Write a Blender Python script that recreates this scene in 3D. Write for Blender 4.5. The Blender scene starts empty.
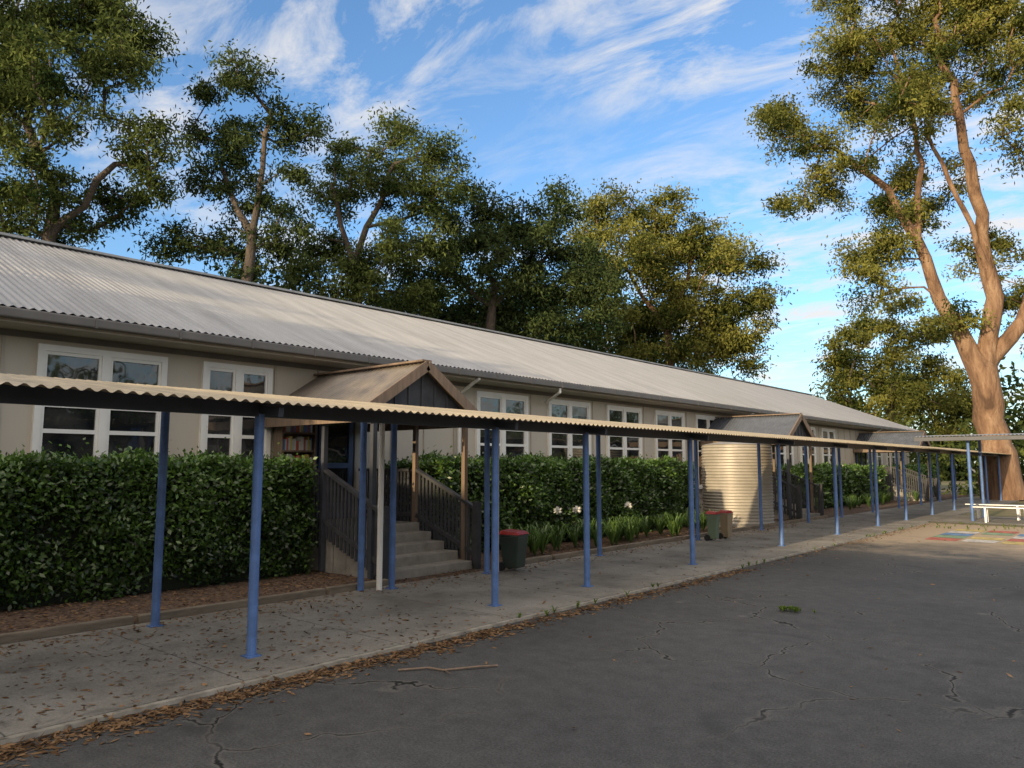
import bpy, math, random
import numpy as np
from mathutils import Vector
random.seed(7); rng=np.random.default_rng(7)
sc=bpy.context.scene
COL=sc.collection
# ------------------------------------------------------------ helpers
def link(o,parent=None):
    COL.objects.link(o)
    if parent is not None: o.parent=parent
    return o
def empty(name):
    e=bpy.data.objects.new(name,None); e.empty_display_size=.3
    return link(e)
class MB:
    def __init__(s): s.v=[]; s.f=[]
    def box(s,x0,x1,y0,y1,z0,z1):
        if x0>x1:x0,x1=x1,x0
        if y0>y1:y0,y1=y1,y0
        if z0>z1:z0,z1=z1,z0
        b=len(s.v)
        s.v+=[(x0,y0,z0),(x1,y0,z0),(x1,y1,z0),(x0,y1,z0),(x0,y0,z1),(x1,y0,z1),(x1,y1,z1),(x0,y1,z1)]
        s.f+=[tuple(b+i for i in q) for q in((0,3,2,1),(4,5,6,7),(0,1,5,4),(1,2,6,5),(2,3,7,6),(3,0,4,7))]
    def poly(s,pts):
        b=len(s.v); s.v+=[tuple(p) for p in pts]; s.f.append(tuple(range(b,b+len(pts))))
    def bar(s,p,q,w,h):
        p=Vector(p);q=Vector(q);d=(q-p).normalized()
        up=Vector((0,0,1)) if abs(d.z)<.95 else Vector((1,0,0))
        sd=d.cross(up).normalized(); u=sd.cross(d).normalized()
        b=len(s.v)
        for c in(p,q):
            for a,e in((-1,-1),(1,-1),(1,1),(-1,1)): s.v.append(tuple(c+sd*a*w/2+u*e*h/2))
        s.f+=[tuple(b+i for i in t) for t in((0,1,2,3),(7,6,5,4),(0,4,5,1),(1,5,6,2),(2,6,7,3),(3,7,4,0))]
    def cyl(s,p,q,r0,r1,n=12,cap=True):
        p=Vector(p);q=Vector(q);d=(q-p).normalized()
        up=Vector((0,0,1)) if abs(d.z)<.9 else Vector((1,0,0))
        a=d.cross(up).normalized(); c=d.cross(a)
        b=len(s.v)
        for P,r in((p,r0),(q,r1)):
            for i in range(n):
                t=2*math.pi*i/n; s.v.append(tuple(P+a*math.cos(t)*r+c*math.sin(t)*r))
        for i in range(n): s.f.append((b+i,b+(i+1)%n,b+n+(i+1)%n,b+n+i))
        if cap: s.f.append(tuple(b+i for i in range(n-1,-1,-1))); s.f.append(tuple(b+n+i for i in range(n)))
    def corr(s,P,A,La,S,pitch=.1,amp=.012,k=6):
        P=Vector(P);A=Vector(A).normalized();S=Vector(S)
        N=A.cross(S).normalized()
        if N.z<0:N=-N
        n=int(La/pitch*k); b=len(s.v)
        for i in range(n+1):
            a=i/n*La; o=N*amp*math.sin(2*math.pi*a/pitch)
            s.v.append(tuple(P+A*a+o)); s.v.append(tuple(P+A*a+S+o))
        for i in range(n): s.f.append((b+2*i,b+2*i+2,b+2*i+3,b+2*i+1))
    def obj(s,name,mat,parent=None,smooth=False,bevel=0):
        m=bpy.data.meshes.new(name); m.from_pydata(s.v,[],s.f); m.update()
        o=bpy.data.objects.new(name,m); m.materials.append(mat)
        if smooth: m.polygons.foreach_set('use_smooth',[True]*len(m.polygons))
        link(o,parent)
        if bevel:
            b=o.modifiers.new('bevel','BEVEL'); b.width=bevel; b.segments=2; b.limit_method='ANGLE'
        return o
# ------------------------------------------------------------ materials
def newmat(name):
    m=bpy.data.materials.new(name); m.use_nodes=True; nt=m.node_tree; nt.nodes.clear()
    out=nt.nodes.new('ShaderNodeOutputMaterial'); return m,nt,out
def N(nt,t,**k):
    n=nt.nodes.new(t)
    for a,b in k.items(): setattr(n,a,b)
    return n
def ramp(nt,fac,stops):
    r=N(nt,'ShaderNodeValToRGB'); e=r.color_ramp.elements
    while len(e)<len(stops): e.new(.5)
    for i,(p,c) in enumerate(stops):
        e[i].position=p; e[i].color=(c if len(c)==4 else (*c,1)) if not isinstance(c,(int,float)) else (c,c,c,1)
    nt.links.new(fac,r.inputs[0]); return r.outputs[0]
def noise(nt,vec,scale,detail=4,rough=.6,dist=0):
    n=N(nt,'ShaderNodeTexNoise'); n.inputs['Scale'].default_value=scale; n.inputs['Detail'].default_value=detail
    n.inputs['Roughness'].default_value=rough; n.inputs['Distortion'].default_value=dist
    nt.links.new(vec,n.inputs['Vector']); return n
def mix(nt,a,b,fac,mode='MIX'):
    m=N(nt,'ShaderNodeMix',data_type='RGBA',blend_type=mode)
    for i,v in((0,fac),(6,a),(7,b)):
        if hasattr(v,'links') or hasattr(v,'is_output'): nt.links.new(v,m.inputs[i])
        elif isinstance(v,(int,float)): m.inputs[i].default_value=v
        else: m.inputs[i].default_value=(*v,1)
    return m.outputs[2]
def math_(nt,op,a,b,clamp=False):
    m=N(nt,'ShaderNodeMath',operation=op); m.use_clamp=clamp
    for i,v in((0,a),(1,b)):
        if isinstance(v,(int,float)): m.inputs[i].default_value=v
        else: nt.links.new(v,m.inputs[i])
    return m.outputs[0]
def mapping(nt,scale=(1,1,1),rot=(0,0,0)):
    g=N(nt,'ShaderNodeNewGeometry'); mp=N(nt,'ShaderNodeMapping')
    mp.inputs['Scale'].default_value=scale; mp.inputs['Rotation'].default_value=rot
    nt.links.new(g.outputs['Position'],mp.inputs['Vector']); return mp.outputs[0]
def simple(name,col,rough=.6,metal=0,var=.25,vscale=(1,1,1),ns=3,bump=.0,bs=40,spec=.5,fine=.0):
    m,nt,out=newmat(name); p=N(nt,'ShaderNodeBsdfPrincipled')
    v=mapping(nt,vscale)
    n1=noise(nt,v,ns,4,.6)
    lo=tuple(c*(1-var) for c in col); hi=tuple(min(1,c*(1+var)) for c in col)
    c=ramp(nt,n1.outputs['Fac'],[(.3,lo),(.7,hi)])
    if fine:
        n2=noise(nt,v,60,3,.7); c=mix(nt,c,ramp(nt,n2.outputs['Fac'],[(.3,1-fine),(.7,1.)]),1,'MULTIPLY')
    nt.links.new(c,p.inputs['Base Color'])
    p.inputs['Roughness'].default_value=rough; p.inputs['Metallic'].default_value=metal
    p.inputs['Specular IOR Level'].default_value=spec
    if bump:
        n3=noise(nt,v,bs,4,.6); b=N(nt,'ShaderNodeBump'); b.inputs['Strength'].default_value=bump; b.inputs['Distance'].default_value=.01
        nt.links.new(n3.outputs['Fac'],b.inputs['Height']); nt.links.new(b.outputs[0],p.inputs['Normal'])
    nt.links.new(p.outputs[0],out.inputs[0]); return m
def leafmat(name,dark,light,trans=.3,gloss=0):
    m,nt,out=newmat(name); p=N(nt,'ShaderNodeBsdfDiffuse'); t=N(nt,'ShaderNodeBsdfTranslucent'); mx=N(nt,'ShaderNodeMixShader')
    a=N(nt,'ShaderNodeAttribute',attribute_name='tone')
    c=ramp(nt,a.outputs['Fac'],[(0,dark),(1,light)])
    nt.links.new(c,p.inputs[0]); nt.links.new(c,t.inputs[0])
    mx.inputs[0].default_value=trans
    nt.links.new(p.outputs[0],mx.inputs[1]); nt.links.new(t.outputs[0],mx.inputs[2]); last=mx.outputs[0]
    if gloss:
        g=N(nt,'ShaderNodeBsdfGlossy'); g.inputs['Roughness'].default_value=.35; g.inputs[0].default_value=(.9,.9,.9,1)
        m2=N(nt,'ShaderNodeMixShader'); m2.inputs[0].default_value=gloss; nt.links.new(last,m2.inputs[1]); nt.links.new(g.outputs[0],m2.inputs[2]); last=m2.outputs[0]
    nt.links.new(last,out.inputs[0]); return m

M_wall=simple('wall_paint',(.53,.47,.385),.7,var=.07,ns=.8,vscale=(1,1,.3))
M_batten=simple('batten_paint',(.45,.40,.33),.7,var=.05)
M_white=simple('white_paint',(.82,.80,.75),.5,var=.05)
M_roof=simple('corrugated_roof',(.36,.36,.36),.42,metal=.15,var=.2,vscale=(.15,1.2,.15),ns=2.5,fine=.15)
M_awn=simple('awning_iron',(.46,.385,.26),.5,metal=.1,var=.35,vscale=(.6,3,.6),ns=2,fine=.25)
M_porchroof=simple('porch_iron',(.21,.18,.15),.5,metal=.1,var=.25,ns=2,fine=.2)
M_darkroof=simple('dark_iron',(.09,.10,.12),.5,var=.2)
M_gutter=simple('gutter_paint',(.13,.12,.11),.45,var=.15)
M_blue=simple('blue_steel',(.10,.19,.43),.4,var=.2,ns=6,fine=.15)
M_bluedk=simple('steel_beam',(.055,.06,.075),.5,var=.2,ns=3)
M_timber=simple('grey_timber',(.045,.046,.052),.7,var=.3,ns=5)
M_brown=simple('brown_timber',(.19,.135,.095),.65,var=.25,ns=4,vscale=(4,4,.5))
M_tank=simple('tank_steel',(.42,.385,.33),.4,metal=.25,var=.14,ns=2)
M_concstep=simple('step_concrete',(.28,.26,.23),.85,var=.25,ns=4,bump=.4)
M_alu=simple('aluminium',(.65,.65,.65),.4,metal=.6,var=.1)
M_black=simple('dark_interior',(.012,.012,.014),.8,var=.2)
M_binb=simple('bin_plastic',(.03,.045,.035),.45,var=.2)
M_red=simple('red_lid',(.45,.035,.03),.4,var=.15)
M_doorblue=simple('door_paint',(.06,.10,.20),.5,var=.15)
def glass(name,lo,hi,sc_,ior=1.9):
    m,nt,out=newmat(name); p=N(nt,'ShaderNodeBsdfPrincipled')
    v=mapping(nt,(1,1,1)); n=noise(nt,v,sc_,3); c=ramp(nt,n.outputs['Fac'],[(.4,lo),(.65,hi)])
    nt.links.new(c,p.inputs['Base Color']); p.inputs['Roughness'].default_value=.03; p.inputs['IOR'].default_value=ior
    n2=noise(nt,v,2.5,1); b=N(nt,'ShaderNodeBump'); b.inputs['Strength'].default_value=.1; b.inputs['Distance'].default_value=.05
    nt.links.new(n2.outputs['Fac'],b.inputs['Height']); nt.links.new(b.outputs[0],p.inputs['Normal'])
    nt.links.new(p.outputs[0],out.inputs[0]); return m
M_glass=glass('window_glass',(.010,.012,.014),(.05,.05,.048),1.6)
M_glassb=glass('window_with_blind',(.14,.14,.13),(.24,.23,.21),.8,1.5)
def asphalt():
    m,nt,out=newmat('asphalt'); p=N(nt,'ShaderNodeBsdfPrincipled'); v=mapping(nt)
    big=noise(nt,v,.35,5,.6); c=ramp(nt,big.outputs['Fac'],[(.3,(.056,.056,.056)),(.7,(.088,.087,.085))])
    fine=noise(nt,v,60,3,.85); c=mix(nt,c,ramp(nt,fine.outputs['Fac'],[(.3,.45),(.72,1.65)]),1,'MULTIPLY')
    med=noise(nt,v,6,5,.75); c=mix(nt,c,ramp(nt,med.outputs['Fac'],[(.3,.75),(.75,1.25)]),1,'MULTIPLY')
    spots=N(nt,'ShaderNodeTexVoronoi'); spots.inputs['Scale'].default_value=.9; nt.links.new(v,spots.inputs['Vector'])
    c=mix(nt,c,(.17,.165,.155),ramp(nt,spots.outputs['Distance'],[(.02,.55),(.07,0.)]))
    st=noise(nt,v,.8,3,.5,1.); c=mix(nt,c,(.034,.034,.034),ramp(nt,st.outputs['Fac'],[(.60,0.),(.70,.5)]))
    dn=noise(nt,v,1.2,5,.5); vm=N(nt,'ShaderNodeVectorMath',operation='MULTIPLY_ADD')
    nt.links.new(dn.outputs['Color'],vm.inputs[0]); vm.inputs[1].default_value=(1.2,1.2,0); nt.links.new(v,vm.inputs[2])
    vo=N(nt,'ShaderNodeTexVoronoi',feature='DISTANCE_TO_EDGE'); vo.voronoi_dimensions='2D'; vo.inputs['Scale'].default_value=.62; nt.links.new(vm.outputs[0],vo.inputs['Vector'])
    mk=noise(nt,v,.4,2,.5); mm=ramp(nt,mk.outputs['Fac'],[(.44,0.),(.52,1.)])
    def masked(o): return math_(nt,'MULTIPLY',o,mm)
    c=mix(nt,c,(.17,.16,.145),masked(ramp(nt,vo.outputs['Distance'],[(.006,.6),(.028,0.)])))
    c=mix(nt,c,(.010,.010,.010),masked(ramp(nt,vo.outputs['Distance'],[(.005,1.),(.010,0.)])))
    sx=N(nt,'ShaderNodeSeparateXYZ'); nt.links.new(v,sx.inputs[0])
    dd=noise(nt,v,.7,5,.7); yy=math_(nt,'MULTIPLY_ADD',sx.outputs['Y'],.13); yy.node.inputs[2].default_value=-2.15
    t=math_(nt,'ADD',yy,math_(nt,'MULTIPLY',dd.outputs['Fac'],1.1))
    c=mix(nt,c,(.42,.33,.23),ramp(nt,t,[(.5,0.),(1.,.85)]))  # sandy tan mixed in along Y, painting in the sunlit ground patch
    nt.links.new(c,p.inputs['Base Color']); p.inputs['Roughness'].default_value=.85; p.inputs['Specular IOR Level'].default_value=.3
    b=N(nt,'ShaderNodeBump'); b.inputs['Strength'].default_value=.6; b.inputs['Distance'].default_value=.008
    nt.links.new(fine.outputs['Fac'],b.inputs['Height']); nt.links.new(b.outputs[0],p.inputs['Normal'])
    nt.links.new(p.outputs[0],out.inputs[0]); return m
def concrete():
    m,nt,out=newmat('walkway_concrete'); p=N(nt,'ShaderNodeBsdfPrincipled'); v=mapping(nt)
    big=noise(nt,v,.9,6,.65); c=ramp(nt,big.outputs['Fac'],[(.3,(.16,.146,.125)),(.5,(.27,.25,.215)),(.72,(.37,.345,.30))])
    fine=noise(nt,v,50,4,.8); c=mix(nt,c,ramp(nt,fine.outputs['Fac'],[(.3,.65),(.7,1.15)]),1,'MULTIPLY')
    st=noise(nt,v,2.2,5,.7,.8); c=mix(nt,c,(.10,.09,.075),ramp(nt,st.outputs['Fac'],[(.56,0.),(.68,.6)]))
    sx=N(nt,'ShaderNodeSeparateXYZ'); nt.links.new(v,sx.inputs[0])
    fr=math_(nt,'FRACT',math_(nt,'MULTIPLY',sx.outputs['Y'],1/1.6),0)
    c=mix(nt,c,(.05,.048,.042),ramp(nt,fr,[(.004,.9),(.009,0.)]))
    nt.links.new(c,p.inputs['Base Color']); p.inputs['Roughness'].default_value=.88
    b=N(nt,'ShaderNodeBump'); b.inputs['Strength'].default_value=.35; b.inputs['Distance'].default_value=.006
    nt.links.new(fine.outputs['Fac'],b.inputs['Height']); nt.links.new(b.outputs[0],p.inputs['Normal'])
    nt.links.new(p.outputs[0],out.inputs[0]); return m
def mulch():
    m,nt,out=newmat('bark_mulch'); p=N(nt,'ShaderNodeBsdfPrincipled'); v=mapping(nt)
    vo=N(nt,'ShaderNodeTexVoronoi'); vo.inputs['Scale'].default_value=28; nt.links.new(v,vo.inputs['Vector'])
    hs=N(nt,'ShaderNodeSeparateColor'); nt.links.new(vo.outputs['Color'],hs.inputs[0])
    c=ramp(nt,hs.outputs[0],[(0,(.04,.025,.018)),(.5,(.10,.062,.042)),(1,(.20,.13,.085))])
    nt.links.new(c,p.inputs['Base Color']); p.inputs['Roughness'].default_value=.95
    b=N(nt,'ShaderNodeBump'); b.inputs['Strength'].default_value=1; b.inputs['Distance'].default_value=.03
    nt.links.new(hs.outputs[1],b.inputs['Height']); nt.links.new(b.outputs[0],p.inputs['Normal'])
    nt.links.new(p.outputs[0],out.inputs[0]); return m
def groundm():
    m,nt,out=newmat('dirt_and_grass'); p=N(nt,'ShaderNodeBsdfPrincipled'); v=mapping(nt)
    n=noise(nt,v,.25,6,.7); c=ramp(nt,n.outputs['Fac'],[(.35,(.30,.22,.15)),(.5,(.18,.16,.08)),(.65,(.10,.12,.04))])
    f=noise(nt,v,12,4,.8); c=mix(nt,c,ramp(nt,f.outputs['Fac'],[(.3,.7),(.7,1.2)]),1,'MULTIPLY')
    nt.links.new(c,p.inputs['Base Color']); p.inputs['Roughness'].default_value=.95
    nt.links.new(p.outputs[0],out.inputs[0]); return m
def bark(name,a,b_,c_):
    m,nt,out=newmat(name); p=N(nt,'ShaderNodeBsdfPrincipled'); v=mapping(nt,(1,1,.25))
    n=noise(nt,v,2.2,6,.65,.6); c=ramp(nt,n.outputs['Fac'],[(.32,a),(.5,b_),(.68,c_)])
    nt.links.new(c,p.inputs['Base Color']); p.inputs['Roughness'].default_value=.8
    b=N(nt,'ShaderNodeBump'); b.inputs['Strength'].default_value=1; b.inputs['Distance'].default_value=.12
    n2=noise(nt,v,8,5,.7); nt.links.new(n2.outputs['Fac'],b.inputs['Height']); nt.links.new(b.outputs[0],p.inputs['Normal'])
    nt.links.new(p.outputs[0],out.inputs[0]); return m
M_bark=bark('gum_bark',(.09,.05,.03),(.23,.135,.08),(.37,.25,.16))
M_barkd=bark('dark_bark',(.05,.038,.03),(.09,.07,.055),(.17,.13,.10))
M_gum=leafmat('gum_leaf',(.020,.038,.013),(.15,.185,.055),.28)
M_gumy=leafmat('gum_leaf_yellow',(.030,.050,.015),(.28,.275,.07),.3)
M_gumd=leafmat('gum_leaf_dark',(.015,.030,.014),(.09,.12,.042),.22)
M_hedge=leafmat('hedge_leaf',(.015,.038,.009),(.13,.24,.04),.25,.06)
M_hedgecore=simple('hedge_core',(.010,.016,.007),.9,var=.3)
M_strap=leafmat('strap_leaf',(.04,.09,.02),(.15,.25,.055),.25,.05)
M_litter=leafmat('leaf_litter',(.07,.04,.022),(.32,.20,.11),.1)
M_flower=leafmat('white_petal',(.7,.7,.65),(.85,.83,.8),.3)

# ------------------------------------------------------------ leaf meshes
def leaf_mesh(name,C,D,L,W,tone,mat,parent=None,Nrm=None):
    n=len(C); D=D/np.linalg.norm(D,axis=1,keepdims=True)
    R=rng.normal(size=(n,3)) if Nrm is None else Nrm
    S=np.cross(D,R); S/=np.linalg.norm(S,axis=1,keepdims=True)+1e-9
    L=np.broadcast_to(L,(n,))[:,None]; W=np.broadcast_to(W,(n,))[:,None]
    V=np.empty((n,4,3)); V[:,0]=C; V[:,1]=C+D*L*.45+S*W*.5; V[:,2]=C+D*L; V[:,3]=C+D*L*.45-S*W*.5
    m=bpy.data.meshes.new(name); m.vertices.add(4*n); m.vertices.foreach_set('co',V.astype(np.float32).ravel())
    m.loops.add(4*n); m.polygons.add(n)
    m.polygons.foreach_set('loop_start',np.arange(0,4*n,4,dtype=np.int32))
    m.loops.foreach_set('vertex_index',np.arange(4*n,dtype=np.int32))
    m.update(calc_edges=True)
    a=m.attributes.new('tone','FLOAT','POINT'); a.data.foreach_set('value',np.repeat(np.clip(tone,0,1),4).astype(np.float32))
    m.materials.append(mat); o=bpy.data.objects.new(name,m); return link(o,parent)
RV=np.array([.7547,.656,0]); FV=np.array([-.656,.7547,0])
def build_tree(name,base,s,limbs,blobs,mleaf,mbark,kden=4.,per=150,L=.26,W=.085,tip=.03,seed=1,cr=.7,rmul=1.,bs=1.):
    r=np.random.default_rng(seed); root=empty(name)
    B=np.array([base[0],base[1],0.])
    def P(u,h,dep): return B+RV*u*s+FV*dep*s+np.array([0,0,max(0,1.7+h*s*(1+1.2e-4*h))])
    nodes=[];par=[];rad=[]
    for lm in limbs:
        pts=[P(*p[:3]) for p in lm]; rr=[p[3] for p in lm]
        if not nodes: nodes.append(pts[0]);par.append(-1);rad.append(rr[0]); cur=0
        else:
            A=np.array(nodes); cur=int(np.argmin(np.linalg.norm(A-pts[0],axis=1)))
        for k in range(1,len(pts)):
            st=nodes[cur].copy() if k==1 else pts[k-1]
            n=max(2,int(np.linalg.norm(pts[k]-st)/.9))
            for j in range(1,n+1):
                t=j/n; q=st*(1-t)+pts[k]*t+(r.normal(size=3)*.09 if j<n else 0)
                nodes.append(q);par.append(cur);rad.append((rr[k-1]*(1-t)+rr[k]*t)*r.uniform(.94,1.07));cur=len(nodes)-1
    cl=[]
    for b in blobs:
        u,h,rr=b[:3]; rm=rr*s*bs; n=max(4,int(kden*rm*rm))
        dep=b[3] if len(b)>3 else r.normal()*.6*rr
        c=P(u,h,dep)
        d=r.normal(size=(n,3)); d/=np.linalg.norm(d,axis=1,keepdims=True)
        d*= (r.random((n,1))**.42)*rm*1.08; d[:,2]*=.85
        cl.append(c+d)
    cl=np.concatenate(cl)
    A=np.array(nodes); order=np.argsort([np.min(np.linalg.norm(A-c,axis=1)) for c in cl])
    for i in order:
        c=cl[i]; A=np.array(nodes); dv=c-A; ds=np.linalg.norm(dv,axis=1)
        sc_=ds*(1+1.2*np.clip(-dv[:,2]/(ds+.01),0,1)+.25*(1-np.abs(dv[:,2])/(ds+.01)))
        j=int(np.argmin(sc_)); dist=ds[j]
        if dist<.3: continue
        n=max(1,int(dist/.8)); st=A[j]; cur=j
        for q in range(1,n+1):
            t=q/n; pt=st*(1-t)+c*t+np.array([0,0,.12*dist*math.sin(math.pi*t)])+r.normal(size=3)*.09*(q<n)
            nodes.append(pt);par.append(cur);rad.append(0);cur=len(nodes)-1
    K=len(nodes); nd=np.array(nodes); E=2.25
    ar=np.zeros(K); haschild=np.zeros(K,bool)
    for p in par:
        if p>=0: haschild[p]=True
    R=np.zeros(K)
    for i in range(K-1,-1,-1):
        if not haschild[i]: ar[i]=tip**E
        R[i]=max(min(ar[i]**(1/E)*rmul,rad[0]*.5),rad[i])
        if par[i]>=0: ar[par[i]]+=ar[i]
    mb=MB(); NS=9
    main={}
    for i in range(1,K):
        p=par[i]
        if p not in main or R[i]>R[main[p]]: main[p]=i
    dirs=np.zeros((K,3))
    for i in range(K):
        p=par[i]; d=nd[i]-nd[p] if p>=0 else np.array([0,0,1.])
        if i in main: d=d/(np.linalg.norm(d)+1e-9)+ (nd[main[i]]-nd[i])/(np.linalg.norm(nd[main[i]]-nd[i])+1e-9)
        dirs[i]=d/(np.linalg.norm(d)+1e-9)
    def ring(c,d,rr):
        ref=np.array([1.,0,0]) if abs(d[0])<.8 else np.array([0,1.,0])
        a=np.cross(d,ref);a/=np.linalg.norm(a);b=np.cross(d,a); s0=len(mb.v)
        for k in range(NS):
            t=2*math.pi*k/NS; mb.v.append(tuple(c+(a*math.cos(t)+b*math.sin(t))*rr))
        return s0
    rings={0:ring(nd[0],dirs[0],R[0]*1.0)}
    for i in range(1,K):
        rings[i]=ring(nd[i],dirs[i],R[i])
        p=par[i]
        s0=rings[p] if main[p]==i else ring(nd[p],dirs[i],min(R[p]*.95,R[i]*1.3))
        s1=rings[i]
        a0=np.array(mb.v[s0]); k0=int(np.argmin([np.linalg.norm(np.array(mb.v[s1+k])-nd[i]-(a0-nd[p])) for k in range(NS)]))
        for k in range(NS):
            mb.f.append((s0+k,s0+(k+1)%NS,s1+(k0+k+1)%NS,s1+(k0+k)%NS))
    mb.obj('trunk_and_limbs',mbark,root,smooth=True)
    n=len(cl); m=per
    c=np.repeat(cl,m,axis=0); g=r.normal(size=(n*m,3)); 
    size=np.repeat(r.uniform(.55,1.3,n),m)[:,None]*cr
    g*=size*np.array([.56,.56,.34]); C=c+g
    D=r.normal(size=(n*m,3))*.8+np.array([0,0,-.6])
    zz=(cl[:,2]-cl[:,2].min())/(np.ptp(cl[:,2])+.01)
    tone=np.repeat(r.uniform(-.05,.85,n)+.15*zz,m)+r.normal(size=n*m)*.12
    leaf_mesh('foliage',C,D,L*r.uniform(.7,1.3,n*m),W*r.uniform(.7,1.3,n*m),tone,mleaf,root)
    return root
def px(l,cx): return [(x-cx,466-y,r) for x,y,r in l]

# ------------------------------------------------------------ ground
mb=MB(); mb.poly([(-600,-600,-.012),(600,-600,-.012),(600,900,-.012),(-600,900,-.012)]); mb.obj('ground',groundm())
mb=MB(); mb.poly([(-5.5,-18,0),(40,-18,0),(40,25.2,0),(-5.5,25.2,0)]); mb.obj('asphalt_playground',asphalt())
MC=concrete()
mb=MB(); mb.box(-8.35,-5.56,-14,46,-.1,.035); mb.box(-5.555,30,25.6,29.4,-.1,.03); mb.obj('concrete_walkway',MC)
mb=MB(); mb.box(-5.555,-5.50,-14,25.2,-.05,.03); mb.obj('kerb_edge',simple('kerb_concrete',(.3,.275,.23),.9,var=.4,ns=6))
mb=MB(); mb.poly([(-12.2,-14,.006),(-8.46,-14,.006),(-8.46,51,.006),(-12.2,51,.006)]); mb.obj('mulch_garden_bed',mulch())
mb=MB(); y=-6.
while y<24:
    y1=y+2.35; ya=y
    if y<7.1<y1: y1=7.0
    elif y<9.4<y1: ya=9.4
    elif 7.1<=y and y1<=9.4: ya=None
    if ya is not None: mb.bar((-8.42,ya,.055),(-8.42+random.uniform(-.02,.02),y1,.055),.10,.12)
    y+=2.4
mb.obj('timber_garden_edging',simple('weathered_sleeper',(.21,.17,.125),.85,var=.35,ns=5,vscale=(3,.6,3),bump=.6),bevel=.015)

# ------------------------------------------------------------ school building
bld=empty('school_building')
WX=-12.; Y0=-14.; Y1=51.; EX=-11.35; EZ=3.79; RX=-17.9; RZ=6.42
mb=MB(); mb.box(-23.8,WX,Y0,Y1,.0,3.72)
mb.poly([(WX-.002,Y0+.001,3.72),(-23.798,Y0+.001,3.72),(RX,Y0+.001,RZ-.1)]); mb.poly([(WX-.002,Y1-.001,3.72),(-23.798,Y1-.001,3.72),(RX,Y1-.001,RZ-.1)])
mb.obj('walls',M_wall,bld)
mb=MB(); mb.corr((RX,Y0-.4,RZ),(0,1,0),Y1-Y0+.8,(EX-RX,0,EZ-RZ),.12,.014)
mb.corr((RX,Y0-.4,RZ),(0,1,0),Y1-Y0+.8,(-(EX-RX),0,EZ-RZ),.12,.014,4); mb.obj('corrugated_roof',M_roof,bld,smooth=True)
mb=MB(); mb.bar((RX,Y0-.4,RZ+.02),(RX,Y1+.4,RZ+.02),.34,.05); mb.obj('ridge_capping',M_roof,bld)
mb=MB(); mb.box(EX,EX+.13,Y0-.4,Y1+.4,EZ-.17,EZ-.035); mb.obj('gutter',M_gutter,bld,bevel=.02)
mb=MB(); mb.box(WX+.003,EX-.003,Y0-.4,Y1+.4,EZ-.21,EZ-.185); mb.box(EX-.03,EX-.002,Y0-.4,Y1+.4,EZ-.183,EZ-.03); mb.obj('soffit_and_fascia',M_batten,bld)
mb=MB(); y=Y0
while y<Y1: mb.box(EX+.131,EX+.14,y,y+.03,EZ-.175,EZ-.03); y+=1.2
mb.box(WX+.003,WX+.03,Y0,Y1,EZ-.30,EZ-.213); mb.obj('frieze_and_brackets',M_gutter,bld)
wins=[(-8.2,-6.3),(-3.2,-1.3),(.2,2.1),(3.53,5.36),(5.95,7.23)]
y=12.5
while y<24: wins.append((y,y+1.85)); y+=2.68
wins+= [(27.4,29.2),(30.1,31.9),(32.8,34.6),(35.5,37.3),(43.2,45),(46,47.8)]
fr=MB(); gl=MB(); gb=MB(); ZT=3.42; ZB=1.0
rw=random.Random(3)
for a,b in wins:
    zt=ZT
    x0,x1=WX+.002,WX+.07
    fw=.09
    fr.box(x0,x1,a,a+fw,ZB,zt); fr.box(x0,x1,b-fw,b,ZB,zt); fr.box(x0,x1,a+fw,b-fw,zt-fw,zt); fr.box(x0,x1+.06,a-.03,b+.03,ZB-.08,ZB-.001)
    mid=(a+b)/2; fr.box(x0,x1,mid-.06,mid+.06,ZB,zt-fw)
    for c,d in((a+fw,mid-.06),(mid+.06,b-fw)):
        xs0,xs1=WX+.012,WX+.05; sw=.04
        fr.box(xs0,xs1,c,c+sw,ZB,zt-fw); fr.box(xs0,xs1,d-sw,d,ZB,zt-fw)
        for zz,hh in((zt-fw-.05,.05),(zt-fw-.45,.02),(zt-fw-.80,.02),(zt-fw-1.17,.06),(ZB,.06)):
            fr.box(xs0,xs1,c+sw,d-sw,zz,zz+hh)
        zm=zt-fw-(rw.choice([0,0,0,.3]) if a>8 else 0)
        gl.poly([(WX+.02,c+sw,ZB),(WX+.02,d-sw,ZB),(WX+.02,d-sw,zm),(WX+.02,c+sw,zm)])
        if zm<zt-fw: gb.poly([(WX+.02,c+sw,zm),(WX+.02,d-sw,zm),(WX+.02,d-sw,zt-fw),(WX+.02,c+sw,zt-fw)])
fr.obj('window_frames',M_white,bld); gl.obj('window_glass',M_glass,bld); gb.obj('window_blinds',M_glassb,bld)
bt=MB(); y=Y0+.3
while y<Y1:
    if not any(a-.06<y<b+.03 for a,b in wins): bt.box(WX+.002,WX+.022,y,y+.04,.3,EZ-.302)
    y+=.9 if y>7 else 1.05
bt.box(WX+.002,WX+.03,Y0,Y1,.62,.72)
bt.obj('wall_battens',M_batten,bld)
mb=MB()
for yy in(11.9,26.4,42.8):
    mb.cyl((WX+.09,yy,0.1),(WX+.09,yy,3.3),.04,.04); mb.cyl((WX+.09,yy,3.3),(EX+.06,yy,EZ-.18),.04,.04)
mb.cyl((EX+.06,14.8,EZ-.18),(EX+.06,14.8,EZ-.3),.035,.035); mb.cyl((EX+.06,14.8,EZ-.28),(WX+.09,15.0,EZ-.5),.035,.035)
mb.obj('downpipes',M_white,bld)
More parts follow.
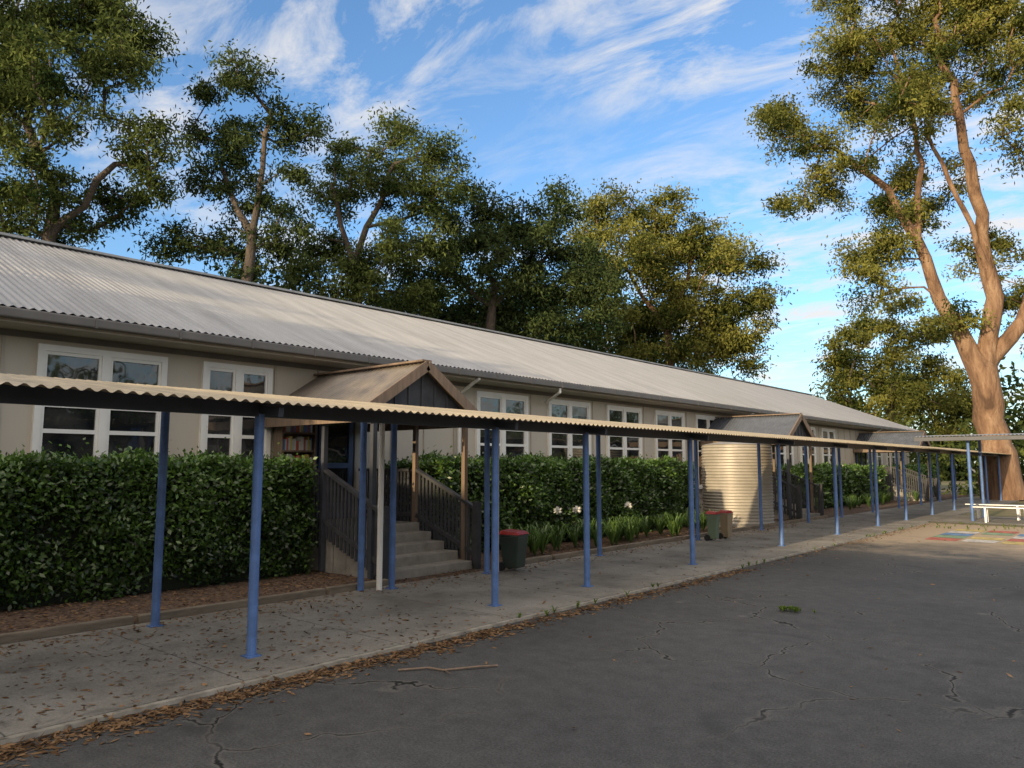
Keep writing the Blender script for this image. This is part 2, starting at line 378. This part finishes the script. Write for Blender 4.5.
def porch(yc,first=False):
    p=empty('entry_porch')
    hw=1.2; zr=3.36; ze=2.58; xf=-8.95; xb=WX+.03
    mb=MB(); L_=xf-xb
    mb.corr((xb,yc,zr),(1,0,0),L_,(0,-hw,ze-zr),.1,.012); mb.corr((xb,yc,zr),(1,0,0),L_,(0,hw,ze-zr),.1,.012)
    mb.obj('gable_roof',M_porchroof if first else M_darkroof,p,smooth=True)
    mb=MB(); mb.bar((xb,yc,zr+.03),(xf,yc,zr+.03),.2,.03)
    for sg in(-1,1):
        mb.bar((xf+.02,yc,zr-.05),(xf+.02,yc+sg*hw,ze-.05),.03,.16)
        mb.box(xb,xf,yc+sg*(hw-.12),yc+sg*(hw-.04),ze-.22,ze-.06)
    mb.obj('barge_boards',M_brown,p)
    mb=MB(); mb.poly([(xf-.12,yc-hw+.15,ze-.02),(xf-.12,yc+hw-.15,ze-.02),(xf-.12,yc,zr-.1)])
    mb.box(xf-.16,xf-.06,yc-hw+.04,yc+hw-.04,ze-.2,ze-.08)
    for k in range(-3,4): mb.box(xf-.118,xf-.10,yc+k*.28-.02,yc+k*.28+.02,ze-.06,ze-.02+(1-abs(k)*.28/hw)*(zr-ze)-.12)
    mb.obj('gable_infill',M_timber,p)
    mb=MB(); m2=MB()
    for x in(xf-.1,-10.3):
        for sg in(-1,1): (mb if sg>0 else m2).box(x-.038,x+.038,yc+sg*.98-.038,yc+sg*.98+.038,0.03,ze-.07)
    mb.obj('porch_posts',M_brown,p); m2.obj('porch_posts_painted',M_bluedk,p)
    mb=MB(); mb.box(WX+.03,-10.1,yc-.92,yc+.92,0,.70)
    for k in range(4): mb.box(-10.099+k*.33,-9.77+k*.33-.001,yc-.9,yc+.9,0,.56-k*.14)
    mb.obj('concrete_steps',M_concstep,p,bevel=.012)
    mb=MB()
    for sg in(-1,1):
        yy=yc+sg*.98
        xs=WX+.1
        mb.bar((xs,yy,1.62),(-10.35,yy,1.62),.09,.05); mb.bar((xs,yy,.82),(-10.35,yy,.82),.05,.07)
        mb.bar((-10.25,yy,1.62),(-8.75,yy,.98),.09,.05); mb.bar((-10.25,yy,.82),(-8.75,yy,.22),.05,.07)
        x=xs+.06
        while x<-10.4: mb.box(x,x+.05,yy-.012,yy+.012,.40,1.60); x+=.095
        x=-10.2
        while x<-8.8:
            f=(x+10.25)/1.5; mb.box(x,x+.05,yy-.012,yy+.012,max(.04,.55-f*.55),1.58-f*.64); x+=.095
        mb.box(-8.80,-8.70,yy-.05,yy+.05,0,1.1)
    mb.obj('picket_balustrade',M_timber,p)
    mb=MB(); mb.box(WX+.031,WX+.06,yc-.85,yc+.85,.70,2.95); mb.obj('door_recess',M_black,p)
    mb=MB()
    for a in(yc-.8,yc+.02):
        b=a+.78; x0,x1=WX+.061,WX+.10
        mb.box(x0,x1,a,a+.1,.72,2.8); mb.box(x0,x1,b-.1,b,.72,2.8); mb.box(x0,x1,a+.1,b-.1,.72,1.0); mb.box(x0,x1,a+.1,b-.1,2.68,2.8); mb.box(x0,x1,a+.1,b-.1,1.65,1.75)
    mb.obj('double_door',M_doorblue,p)
    mb=MB()
    mb.poly([(WX+.07,yc-.7,1.0),(WX+.07,yc+.7,1.0),(WX+.07,yc+.7,2.68),(WX+.07,yc-.7,2.68)]); mb.obj('door_glass',M_glass,p)
    return p
porch(8.2,True); porch(24.7); porch(41.2)
nb=empty('book_exchange_shelf'); mb=MB()
for z in(1.3,1.62,1.94,2.26,2.56): mb.box(WX+.11,WX+.36,7.30,7.95,z,z+.03)
mb.box(WX+.11,WX+.36,7.27,7.299,.72,2.6); mb.box(WX+.11,WX+.36,7.951,7.98,.72,2.6); mb.box(WX+.105,WX+.109,7.3,7.95,.8,2.6)
mb.obj('shelf',M_brown,nb)
cols=[(.65,.62,.58),(.5,.12,.08),(.12,.22,.45),(.55,.45,.12),(.5,.5,.5)]
bks=[MB() for _ in cols]
for z in(1.33,1.65,1.97,2.29):
    y=7.32
    while y<7.9:
        w_=random.uniform(.02,.05); bks[random.randrange(5)].box(WX+.15,WX+.34,y,y+w_-.003,z,z+random.uniform(.16,.25)); y+=w_
for b,c in zip(bks,cols): b.obj('books',simple('book_%d'%int(c[0]*100),c,.7,var=.1),nb)

# ------------------------------------------------------------ covered walkway
cw=empty('covered_walkway')
FX=-6.2; BX=-8.1
ys=[-6.,-2.8,.4,3.64,6.82,8.72,11.8,15.7,19.2,22.6,25.6,29.,32.5,36,39.5,43]
mb=MB(); mb.corr((-5.72,-8,2.235),(0,1,0),53,(-2.6,0,.33),.1,.013); mb.obj('corrugated_awning_roof',M_awn,cw,smooth=True)
mb=MB(); bm=MB()
for y in ys:
    for X,zt in((FX,2.17),(BX,2.41)):
        mb.cyl((X,y,.036),(X,y,zt),.043,.043,14)
        mb.box(X-.065,X+.065,y-.065,y+.065,.0355,.046)
    bm.bar((-5.85,y,2.165),(-8.25,y,2.165+.32),.05,.08)
mb.obj('posts',M_blue,cw)
bm.box(FX-.03,FX+.03,-8,45,2.14,2.27); bm.box(BX-.03,BX+.03,-8,45,2.38,2.51)
bm.obj('beams',M_bluedk,cw)
mb=MB(); mb.cyl((-8.12,6.62,.036),(-8.12,6.62,2.45),.04,.04,14); mb.cyl((-8.1,8.95,.036),(-8.1,8.95,2.45),.035,.035,14); mb.obj('walkway_downpipes',M_white,cw)
mb=MB(); mb.cyl((-8.3,6.45,.036),(-8.3,6.45,2.45),.045,.045,14); mb.obj('tie_post',M_blue,cw)
c2=empty('covered_walkway')
mb=MB(); mb.corr((-6.0,26.2,2.60),(1,0,0),36,(0,2.7,.12),.1,.013); mb.obj('corrugated_awning_roof',M_roof,c2,smooth=True)
mb=MB(); bm=MB()
for x in(-4.6,-1.2,2.2,5.6,9,12.4,16):
    for y in(26.6,28.5): mb.cyl((x,y,.03),(x,y,2.53),.045,.045,12)
    bm.bar((x,26.3,2.55),(x,28.8,2.64),.05,.08)
mb.obj('posts',M_blue,c2); bm.box(-6.0,29.9,26.22,26.27,2.46,2.575); bm.box(-6.0,29.9,28.48,28.54,2.52,2.64); bm.obj('beams',M_bluedk,c2)

# ------------------------------------------------------------ water tank
tk=empty('water_tank'); mb=MB(); cx,cy,R0=-9.5,20.9,.98; n=48; zs=np.linspace(.1,2.3,200)
for z in zs:
    r_=R0+.014*math.sin(2*math.pi*z/.085)
    for i in range(n): t=2*math.pi*i/n; mb.v.append((cx+r_*math.cos(t),cy+r_*math.sin(t),z))
for j in range(len(zs)-1):
    for i in range(n): mb.f.append((j*n+i,j*n+(i+1)%n,(j+1)*n+(i+1)%n,(j+1)*n+i))
mb.obj('corrugated_shell',M_tank,tk,smooth=True)
mb=MB(); mb.cyl((cx,cy,2.3),(cx,cy,2.42),R0+.02,.25,48); mb.cyl((cx,cy,2.42),(cx,cy,2.5),.25,.25,24); mb.obj('lid',M_tank,tk)
mb=MB(); mb.cyl((cx,cy,0),(cx,cy,.1),R0+.1,R0+.1,48); mb.obj('plinth',M_concstep,tk)

# ------------------------------------------------------------ wheelie bins
def bin_(x,y,h=.66,w=.36,rot=0,lid=M_red,body=M_binb):
    b=empty('rubbish_bin'); mb=MB()
    def fr(z,hw): return [(-hw,-hw*1.05,z),(hw,-hw*1.05,z),(hw,hw*1.05,z),(-hw,hw*1.05,z)]
    mb.v=fr(.05,w*.38)+fr(h*.88,w*.5)
    mb.f=[(0,3,2,1),(0,1,5,4),(1,2,6,5),(2,3,7,6),(3,0,4,7),(4,5,6,7)]
    mb.box(-w*.54,w*.54,-w*.56,w*.56,h*.86,h*.92)
    mb.obj('body',body,b,bevel=.02)
    mb=MB(); mb.v=[(-w*.56,-w*.58,h*.925),(w*.56,-w*.58,h*.925),(w*.56,w*.58,h*.925),(-w*.56,w*.58,h*.925),(-w*.45,-w*.45,h*1.03),(w*.4,-w*.45,h*1.0),(w*.4,w*.45,h*1.0),(-w*.45,w*.45,h*1.03)]
    mb.f=[(0,3,2,1),(4,5,6,7),(0,1,5,4),(1,2,6,5),(2,3,7,6),(3,0,4,7)]; mb.obj('lid',lid,b,bevel=.01)
    mb=MB()
    for s_ in(-1,1): mb.cyl((-w*.45,s_*w*.35,.07),(-w*.45,s_*w*.48,.07),.07,.07,16)
    mb.cyl((-w*.58,-w*.4,h*.88),(-w*.58,w*.4,h*.88),.015,.015,8); mb.obj('wheels_and_handle',M_black,b)
    b.location=(x,y,.036); b.rotation_euler=(0,0,rot)
M_bing=simple('green_bin_plastic',(.13,.18,.12),.5,var=.15); M_bint=simple('tan_bin_plastic',(.28,.22,.14),.5,var=.15)
bin_(-8.0,9.25,.62,.34,.2); bin_(-7.75,15.75,.64,.24,.1,body=M_bing); bin_(-7.70,16.3,.64,.22,-.1,body=M_bint)

# ------------------------------------------------------------ benches
def bench(x,y,L_=2.6):
    b=empty('park_bench'); mb=MB()
    for k in range(3): mb.box(-L_/2,L_/2,-.2+k*.14,-.08+k*.14,.43,.46)
    mb.obj('seat',M_alu,b,bevel=.005); mb=MB()
    for sx in(-L_*.38,0,L_*.38):
        mb.box(sx-.025,sx+.025,-.16,-.11,0,.43); mb.box(sx-.025,sx+.025,.1,.15,0,.43); mb.box(sx-.024,sx+.024,-.2,.2,.39,.429)
    mb.obj('legs',M_alu,b); b.location=(x,y,.03)
bench(-3.6,28.0,2.8); bench(-.2,28.0,2.8); bench(-3.2,26.3,2.6)
pm=empty('painted_ground_game')
for i,(c) in enumerate([(.45,.13,.09),(.13,.24,.43),(.52,.41,.15),(.22,.33,.2),(.55,.52,.48)]):
    mb=MB()
    for k in range(5):
        j=(i*3+k*7)%25; x=-4.4+(j%5)*.75; y=19.6+(j//5)*.78; mb.poly([(x,y,.004),(x+.65,y,.004),(x+.65,y+.7,.004),(x,y+.7,.004)])
    o=mb.obj('painted_square',simple('line_paint_%d'%i,c,.8,var=.5,ns=6,fine=.4),pm); o.location.z=.0006*i

# ------------------------------------------------------------ hedges
def hedge(name,x0,x1,y0,y1,h,n,L=.075,W=.042,mat=M_hedge):
    root=empty(name); mb=MB()
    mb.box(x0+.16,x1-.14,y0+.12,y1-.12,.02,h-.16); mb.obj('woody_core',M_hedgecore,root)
    ph=rng.random(12)*6.28
    def lump(a,b): return .055*np.sin(a*2.1+ph[0])*np.sin(b*2.7+ph[1])+.05*np.sin(a*5.3+ph[2]+b*1.3)+.035*np.sin(b*7.1+ph[3]+a*3.)+.02*np.sin(a*13+ph[4])*np.sin(b*12+ph[5])
    W_=y1-y0; D_=x1-x0; areas=np.array([W_*h*1.2,W_*D_,D_*h*.7,D_*h*.7]); cnt=(n*areas/areas.sum()).astype(int)
    Cs=[];Ns=[]
    a=rng.uniform(y0,y1,cnt[0]); z=rng.uniform(.02,h,cnt[0]); bulge=-.10*np.clip((z-h+.3)/.3,0,1)**2-.16*np.clip((.45-z)/.45,0,1)
    Cs.append(np.stack([x1+lump(a,z)+bulge,a,z],1)); Ns.append(np.tile([1,0,.25],(cnt[0],1)))
    a=rng.uniform(y0,y1,cnt[1]); x=rng.uniform(x0,x1,cnt[1]); Cs.append(np.stack([x,a,h+lump(a,x)-.02],1)); Ns.append(np.tile([.1,0,1.],(cnt[1],1)))
    for s_,yy,c in((-1,y0,cnt[2]),(1,y1,cnt[3])):
        x=rng.uniform(x0,x1,c); z=rng.uniform(.05,h,c); Cs.append(np.stack([x,yy+s_*lump(x,z)-s_*.05,z],1)); Ns.append(np.tile([0,s_,.2],(c,1)))
    C=np.concatenate(Cs); Nn=np.concatenate(Ns).astype(float); k=len(C)
    dep=rng.exponential(.06,k)[:,None]; C=C-Nn*dep+rng.normal(size=(k,3))*.035
    shoot=(rng.random(k)<.05)&(Nn[:,2]>.5); C[shoot,2]+=rng.exponential(.06,shoot.sum())
    NR=Nn+rng.normal(size=(k,3))*.6+np.array([0,0,.5]); D=rng.normal(size=(k,3))+Nn*.6+np.array([0,0,.15])
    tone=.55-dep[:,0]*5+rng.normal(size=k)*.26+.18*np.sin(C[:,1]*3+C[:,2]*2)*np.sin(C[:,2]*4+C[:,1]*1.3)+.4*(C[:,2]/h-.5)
    leaf_mesh('foliage',C,D,L*rng.uniform(.6,1.4,k),W*rng.uniform(.6,1.4,k),tone,mat,root,Nrm=NR)
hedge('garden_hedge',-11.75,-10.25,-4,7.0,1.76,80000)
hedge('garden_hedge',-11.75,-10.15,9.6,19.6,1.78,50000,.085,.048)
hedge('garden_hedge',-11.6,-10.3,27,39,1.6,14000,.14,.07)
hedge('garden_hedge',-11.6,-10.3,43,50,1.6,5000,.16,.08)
def strappy(name,pts,mat,n=26,h=.55,w=.03,flower=False):
    root=empty(name); mb=MB(); tn=[]
    for (x,y) in pts:
        for k in range(n):
            an=random.random()*6.28; l=h*random.uniform(.6,1.2); out=random.uniform(.25,.9)*l; t0=random.random()
            sd=Vector((-math.sin(an),math.cos(an),0))*w/2
            for j in range(6):
                t=j/5; rr=out*t*1.1; z=l*(math.sin(t*2.2))*.85; c=Vector((x+math.cos(an)*rr,y+math.sin(an)*rr,.01+z)); ww=sd*(1-t**2*.9)
                mb.v+= [tuple(c-ww),tuple(c+ww)]; tn+= [t0,t0]; b=len(mb.v)
                if j: mb.f.append((b-4,b-3,b-1,b-2))
    o=mb.obj('leaves',mat,root); a=o.data.attributes.new('tone','FLOAT','POINT'); a.data.foreach_set('value',tn)
    if flower:
        C=[];D=[]
        st=MB()
        for (x,y) in flower:
            z=.80; st.cyl((x,y,0),(x,y,z),.008,.006,6)
            for k in range(34): C.append((x,y,z)); D.append(np.random.default_rng(k).normal(size=3)+np.array([0,0,.4]))
        st.obj('stems',mat,root); leaf_mesh('petals',np.array(C),np.array(D),.10,.04,np.full(len(C),.5),M_flower,root)
pts=[(random.uniform(-10.0,-9.0),random.uniform(9.9,19)) for _ in range(46)]
strappy('agapanthus_bed',pts,M_strap,flower=[(-9.3,12.1),(-9.2,12.6),(-9.3,14.7)])
pts=[(random.uniform(-10.0,-9.2),random.uniform(27,40)) for _ in range(20)]
strappy('agapanthus_bed',pts,M_strap)
M_grass=leafmat('grass_blade',(.05,.09,.015),(.2,.28,.06),.3)
gp=[(-3.47+random.gauss(0,.10),8.96+random.gauss(0,.07)) for _ in range(30)]
strappy('weed_tuft',gp,M_grass,16,.05,.007)
gp=[(random.uniform(-5.2,6),random.uniform(22.9,25.4)) for _ in range(150)]+[(-5.45+random.gauss(0,.03),random.uniform(6,25)) for _ in range(25)]
strappy('grass_tufts',gp,M_grass,9,.08,.012)
k=5200
y=rng.uniform(-1,25,k); x=np.where(rng.random(k)<.6,-5.42+np.abs(rng.normal(size=k))*.16-.05,rng.uniform(-8.3,-5.6,k))
y=np.where(rng.random(k)<.55,rng.uniform(0,6,k),y)
z=np.where(x<-5.5,.04,.006)
k2=9000; x2=rng.uniform(-10.6,-8.5,k2); y2=rng.uniform(-2,24,k2)
k3=420; x3=rng.uniform(-5,6,k3); y3=rng.uniform(1,24,k3)
k4=1500; x4=-8.3+np.abs(rng.normal(size=k4))*.25; y4=rng.uniform(0,22,k4)
k5=3000; x5=-5.32+rng.normal(size=k5)*.08*(1+.7*np.sin(np.arange(k5)*.01)); y5=13*rng.random(k5)**1.4-1
C=np.stack([np.concatenate([x,x2,x3,x4,x5]),np.concatenate([y,y2,y3,y4,y5]),np.concatenate([z,np.full(k2,.02),np.full(k3,.006),np.full(k4,.04),np.where(x5<-5.5,.04,.008)])],1)
kk=len(C); D=rng.normal(size=(kk,3)); D[:,2]*=.12; NR=np.tile([0,0,1.],(kk,1))+rng.normal(size=(kk,3))*.3
leaf_mesh('fallen_leaves',C,D,.075*rng.uniform(.5,1.2,kk),.024*rng.uniform(.5,1.3,kk),rng.random(kk),M_litter,None,NR)
mb=MB(); P_=[(-4.95,4.25,.012),(-4.8,4.45,.018),(-4.66,4.5,.012),(-4.5,4.75,.02),(-4.42,4.9,.012)]
for a,b in zip(P_,P_[1:]): mb.cyl(a,b,.009,.008,7)
mb.cyl(P_[2],(-4.5,4.42,.03),.006,.003,6); mb.obj('fallen_twig',M_brown)

# ------------------------------------------------------------ trees
def tree(name,cx,d,blobs,trunk,ml,mbk,**k):
    s=d/750.; rr=(cx-512)*s; b=RV*rr+FV*d
    g=-1.7/s
    limbs=[[(u,(g if i==0 and li==0 else h),dp,r) for i,(u,h,dp,r) in enumerate(lm)] for li,lm in enumerate(trunk)]
    return build_tree(name,(b[0],b[1]),s,limbs,px(blobs,cx),ml,mbk,**k)
tree('eucalyptus_or_added_shade_tree',40,28,[(10,30,58),(72,20,48),(108,75,36),(50,110,56),(138,145,32),(90,190,32),(20,190,50),(-50,100,70),(48,225,22),(60,-30,50),(112,28,22),(140,180,22),(0,235,28)],
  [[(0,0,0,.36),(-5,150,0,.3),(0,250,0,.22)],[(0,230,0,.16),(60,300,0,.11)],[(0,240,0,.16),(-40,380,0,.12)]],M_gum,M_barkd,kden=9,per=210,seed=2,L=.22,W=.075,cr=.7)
tree('eucalyptus_or_added_shade_tree',240,30,[(240,92,24),(266,125,26),(218,122,22),(296,128,16),(205,178,26),(236,190,26),(165,243,20),(212,240,26),(262,240,26),(283,180,16),(182,135,12),(148,250,12),(230,150,20),(285,225,18),(240,270,20),(192,100,10)],
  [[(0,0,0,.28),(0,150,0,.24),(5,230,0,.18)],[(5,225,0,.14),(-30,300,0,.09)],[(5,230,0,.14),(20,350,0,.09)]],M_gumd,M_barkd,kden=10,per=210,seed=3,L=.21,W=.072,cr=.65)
tree('eucalyptus_or_added_shade_tree',370,36,[(332,150,24),(375,133,25),(420,150,27),(455,175,20),(325,198,25),(370,192,29),(415,200,29),(345,245,28),(400,245,32),(307,245,18),(300,280,22),(360,290,32),(442,215,21),(395,165,24),(330,305,24),(410,290,28),(430,250,22)],
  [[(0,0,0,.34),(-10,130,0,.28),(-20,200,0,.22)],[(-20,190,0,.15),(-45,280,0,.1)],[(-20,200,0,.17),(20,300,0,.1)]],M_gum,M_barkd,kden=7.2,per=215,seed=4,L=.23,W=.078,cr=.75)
tree('eucalyptus_or_added_shade_tree',490,42,[(488,203,22),(450,222,20),(522,228,26),(474,255,34),(432,285,32),(520,280,36),(572,262,32),(390,300,28),(480,312,32),(550,312,32),(560,208,22),(440,322,28),(590,320,28),(600,290,26),(500,335,30),(540,250,28),(500,230,22)],
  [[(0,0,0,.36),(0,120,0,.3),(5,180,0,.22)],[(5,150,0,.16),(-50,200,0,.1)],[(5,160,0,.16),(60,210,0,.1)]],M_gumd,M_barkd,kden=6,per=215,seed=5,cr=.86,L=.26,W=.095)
tree('eucalyptus_or_added_shade_tree',670,56,[(610,218,24),(650,220,28),(695,235,30),(738,268,25),(760,310,22),(620,270,34),(680,280,34),(720,312,32),(650,322,34),(600,320,30),(700,350,28),(752,345,20),(588,238,18),(640,365,26),(660,250,28),(715,255,22),(675,205,13),(728,340,26),(680,325,30),(745,368,14)],
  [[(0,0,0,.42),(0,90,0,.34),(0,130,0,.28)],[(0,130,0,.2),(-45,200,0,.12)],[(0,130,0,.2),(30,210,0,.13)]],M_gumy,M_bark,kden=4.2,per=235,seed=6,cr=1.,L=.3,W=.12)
tree('eucalyptus_or_added_shade_tree',890,60,[(850,345,22),(890,325,22),(930,335,22),(865,375,28),(910,370,28),(945,380,26),(838,390,14),(890,405,28),(940,415,25),(970,400,25),(905,310,10),(850,410,20)],
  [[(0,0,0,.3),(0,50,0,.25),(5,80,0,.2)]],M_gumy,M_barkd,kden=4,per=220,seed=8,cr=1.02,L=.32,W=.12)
tree('eucalyptus_or_added_shade_tree',998,37.5,[(930,35,62),(990,75,52),(862,50,40),(802,122,34),(850,178,38),(900,125,45),(960,165,46),(1005,250,32),(898,255,36),(945,320,24),(1050,150,82),(1065,300,50),(788,205,12),(858,262,24),(980,-40,70),(1080,20,80),(885,297,20),(1130,150,70),(1100,320,45),(830,150,26),(782,118,15),(920,210,30),(880,85,36),(880,-20,50),(1010,20,50)],
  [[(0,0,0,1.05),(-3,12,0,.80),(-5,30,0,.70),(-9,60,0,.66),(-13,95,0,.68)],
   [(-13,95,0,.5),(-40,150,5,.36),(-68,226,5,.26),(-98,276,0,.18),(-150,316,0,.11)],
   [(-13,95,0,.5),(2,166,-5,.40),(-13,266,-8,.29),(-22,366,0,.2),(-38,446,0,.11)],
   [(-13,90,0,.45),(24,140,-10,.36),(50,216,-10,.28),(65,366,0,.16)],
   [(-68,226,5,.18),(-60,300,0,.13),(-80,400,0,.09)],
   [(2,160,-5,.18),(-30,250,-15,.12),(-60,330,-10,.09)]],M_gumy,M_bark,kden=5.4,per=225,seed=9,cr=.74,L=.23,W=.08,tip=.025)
def wtree(name,x,y,h,R,ml,mbk,seed,kd=2.4,per=90,L=.45,W=.2):
    r=np.random.default_rng(seed); bl=[]
    for k in range(9):
        a=r.random()*6.28; q=R*r.uniform(.1,.75); bl.append((math.cos(a)*q,h*r.uniform(.45,.9)-1.7,R*r.uniform(.3,.45),math.sin(a)*q))
    build_tree(name,(x,y),1.,[[(0,-1.7,0,.3),(0,h*.3,0,.25),(.3,h*.5,0,.2)]],bl,ml,mbk,kden=kd,per=per,L=L,W=W,seed=seed,cr=.9)
wtree('eucalyptus_or_added_shade_tree',-10.9,-15,10,2.6,M_gum,M_barkd,21,kd=7)  # out-of-view tree added to dapple porch roof and facade with shade
wtree('eucalyptus_or_added_shade_tree',-16,-30,15,4.5,M_gum,M_barkd,22)  # second out-of-view tree, there to dapple the main roof
def mass(name,pts,hfun,n,per,ml,seed,L=.6,W=.3,cr=1.6):
    r=np.random.default_rng(seed); root=empty(name); C=[]
    pts=np.array(pts,float); seg=np.linalg.norm(np.diff(pts,axis=0),axis=1); cum=np.concatenate([[0],np.cumsum(seg)])
    for k in range(n):
        t=r.random()*cum[-1]; i=min(len(seg)-1,int(np.searchsorted(cum,t)-1)); i=max(i,0); f=(t-cum[i])/seg[i]
        p=pts[i]*(1-f)+pts[i+1]*f; hh=hfun(t)*(0.8+.2*math.sin(t*.9)+.15*math.sin(t*.37+1)); 
        C.append([p[0]+r.normal()*2.,p[1]+r.normal()*2.,hh*r.random()**.7])
    C=np.array(C); c=np.repeat(C,per,axis=0)+r.normal(size=(n*per,3))*np.array([cr,cr,cr*.6])*.6
    c[:,2]=np.maximum(c[:,2],.1)
    tone=np.repeat(r.uniform(.1,.9,n),per)+r.normal(size=n*per)*.15
    leaf_mesh('foliage',c,r.normal(size=c.shape),L,W,tone,ml,root)
mass('background_trees',[(-60,90),(-20,100),(20,100),(60,95),(110,70)],lambda t:11,900,70,M_gum,31,.8,.4,2.2)
mass('background_trees',[(-34,20),(-34,62)],lambda t:10+min(t*.35,5.5),560,130,M_gumd,32,.42,.18,1.6)
mass('background_trees',[(38,-6),(42,20),(45,50)],lambda t:9.5,380,60,M_gum,33,.9,.5,2.2)
mass('background_shrubs',[(-9.5,52),(-2,56),(14,56)],lambda t:3.6,200,90,M_gum,34,.35,.15,.9)
cb=empty('unseen_shade_block'); HB=7.3; mb=MB(); mb.box(-11,34,-34,-22,0,6.2); mb.obj('walls',simple('brick',(.25,.14,.1),.85,var=.2,ns=3),cb)  # unseen occluder behind camera, sized to set the ground's shadow edge
mb=MB(); mb.v=[(-11.6,-34.6,6.2),(34.6,-34.6,6.2),(34.6,-21.4,6.2),(-11.6,-21.4,6.2),(-11.6,-28,HB+1.6),(34.6,-28,HB+1.6)]; mb.f=[(0,1,5,4),(2,3,4,5),(0,4,3),(1,2,5),(0,3,2,1)]; mb.obj('roof',M_roof,cb)  # roof of the unseen shade block
mb=MB()
for zz in(1,4):
    for x in range(-9,32,4): mb.box(x,x+2.6,-21.99,-21.95,zz,zz+1.6)
mb.obj('windows',M_glass,cb)  # windows of the unseen shade block
lb=empty('toilet_block'); mb=MB(); mb.box(-3,12,50,55,0,2.7); mb.obj('walls',simple('brick2',(.3,.2,.14),.85,var=.15),lb)
mb=MB(); mb.box(-3.6,12.6,49.3,55.6,2.701,2.95); mb.obj('roof',M_roof,lb)

# ------------------------------------------------------------ light
el=math.radians(11.6); S=Vector((.05,-1,0)).normalized(); sd=Vector((S.x*math.cos(el),S.y*math.cos(el),math.sin(el)))
sun=bpy.data.lights.new('sun','SUN'); sun.energy=5; sun.angle=math.radians(.5); sun.color=(1,.78,.48)
so=bpy.data.objects.new('sun',sun); link(so); so.rotation_euler=(-sd).to_track_quat('-Z','Y').to_euler()
w=bpy.data.worlds.new('World'); sc.world=w; w.use_nodes=True; nt=w.node_tree; nt.nodes.clear()
out=nt.nodes.new('ShaderNodeOutputWorld'); bg=nt.nodes.new('ShaderNodeBackground'); sky=nt.nodes.new('ShaderNodeTexSky')
sky.sky_type='NISHITA'; sky.sun_disc=False; sky.sun_elevation=el; sky.sun_rotation=math.atan2(S.x,S.y); sky.air_density=1.; sky.dust_density=.8; sky.ozone_density=2.5
bg.inputs[1].default_value=.15
tc=N(nt,'ShaderNodeTexCoord'); sx=N(nt,'ShaderNodeSeparateXYZ'); nt.links.new(tc.outputs['Generated'],sx.inputs[0])
zm=math_(nt,'MAXIMUM',math_(nt,'ADD',sx.outputs['Z'],.12),.05)
dx=math_(nt,'DIVIDE',sx.outputs['X'],zm); dy=math_(nt,'DIVIDE',sx.outputs['Y'],zm)
cb_=N(nt,'ShaderNodeCombineXYZ'); nt.links.new(dx,cb_.inputs[0]); nt.links.new(dy,cb_.inputs[1])
mp=N(nt,'ShaderNodeMapping'); mp.inputs['Rotation'].default_value=(0,0,math.radians(-41)); mp.inputs['Scale'].default_value=(1.,2.0,1); nt.links.new(cb_.outputs[0],mp.inputs['Vector'])
n1=noise(nt,mp.outputs[0],2.4,8,.66,.5); n2=noise(nt,cb_.outputs[0],1.,3,.5,.2)
ny=math_(nt,'MULTIPLY',sx.outputs['Y'],-1,True)
nx=math_(nt,'MULTIPLY',sx.outputs['X'],1,True)
hi=math_(nt,'MULTIPLY',math_(nt,'SUBTRACT',sx.outputs['Z'],.62,True),2.6,True)     # cloud overhead, out of view, thickened to add fill light
extra=math_(nt,'ADD',math_(nt,'ADD',math_(nt,'MULTIPLY',ny,.16),math_(nt,'MULTIPLY',nx,.07)),math_(nt,'MULTIPLY',hi,.14))  # extra cloud cover outside the view, added to lift the ambient
f1=math_(nt,'ADD',n1.outputs['Fac'],extra)
ad=math_(nt,'ADD',math_(nt,'ADD',math_(nt,'MULTIPLY',sx.outputs['X'],.22),n2.outputs['Fac']),math_(nt,'ADD',extra,.12))
c1=ramp(nt,f1,[(.45,0.),(.63,1.)]); c2_=ramp(nt,ad,[(.38,.2),(.58,1.)])
mu2=math_(nt,'MULTIPLY',math_(nt,'MULTIPLY',c1,c2_),.93)
skc=mix(nt,sky.outputs[0],(1.45,1.7,1.92),1,'MULTIPLY')
near=math_(nt,'ADD',ny,math_(nt,'MULTIPLY',hi,.35),True)
ccol=mix(nt,(6.0,5.85,5.7),(17,14.6,11.8),near)  # unseen clouds on the sun side brightened and warmed as added fill
cc=mix(nt,skc,ccol,mu2)
nt.links.new(cc,bg.inputs[0]); nt.links.new(bg.outputs[0],out.inputs[0])
# ------------------------------------------------------------ camera
cam=bpy.data.cameras.new('camera'); cam.sensor_width=36; cam.lens=26.4; cam.clip_end=3000
co=bpy.data.objects.new('camera',cam); link(co); co.location=(0,0,1.7); co.rotation_euler=(math.radians(96.2),0,math.radians(41)); sc.camera=co
sc.view_settings.view_transform='Standard'; sc.view_settings.look='None'; sc.view_settings.exposure=0
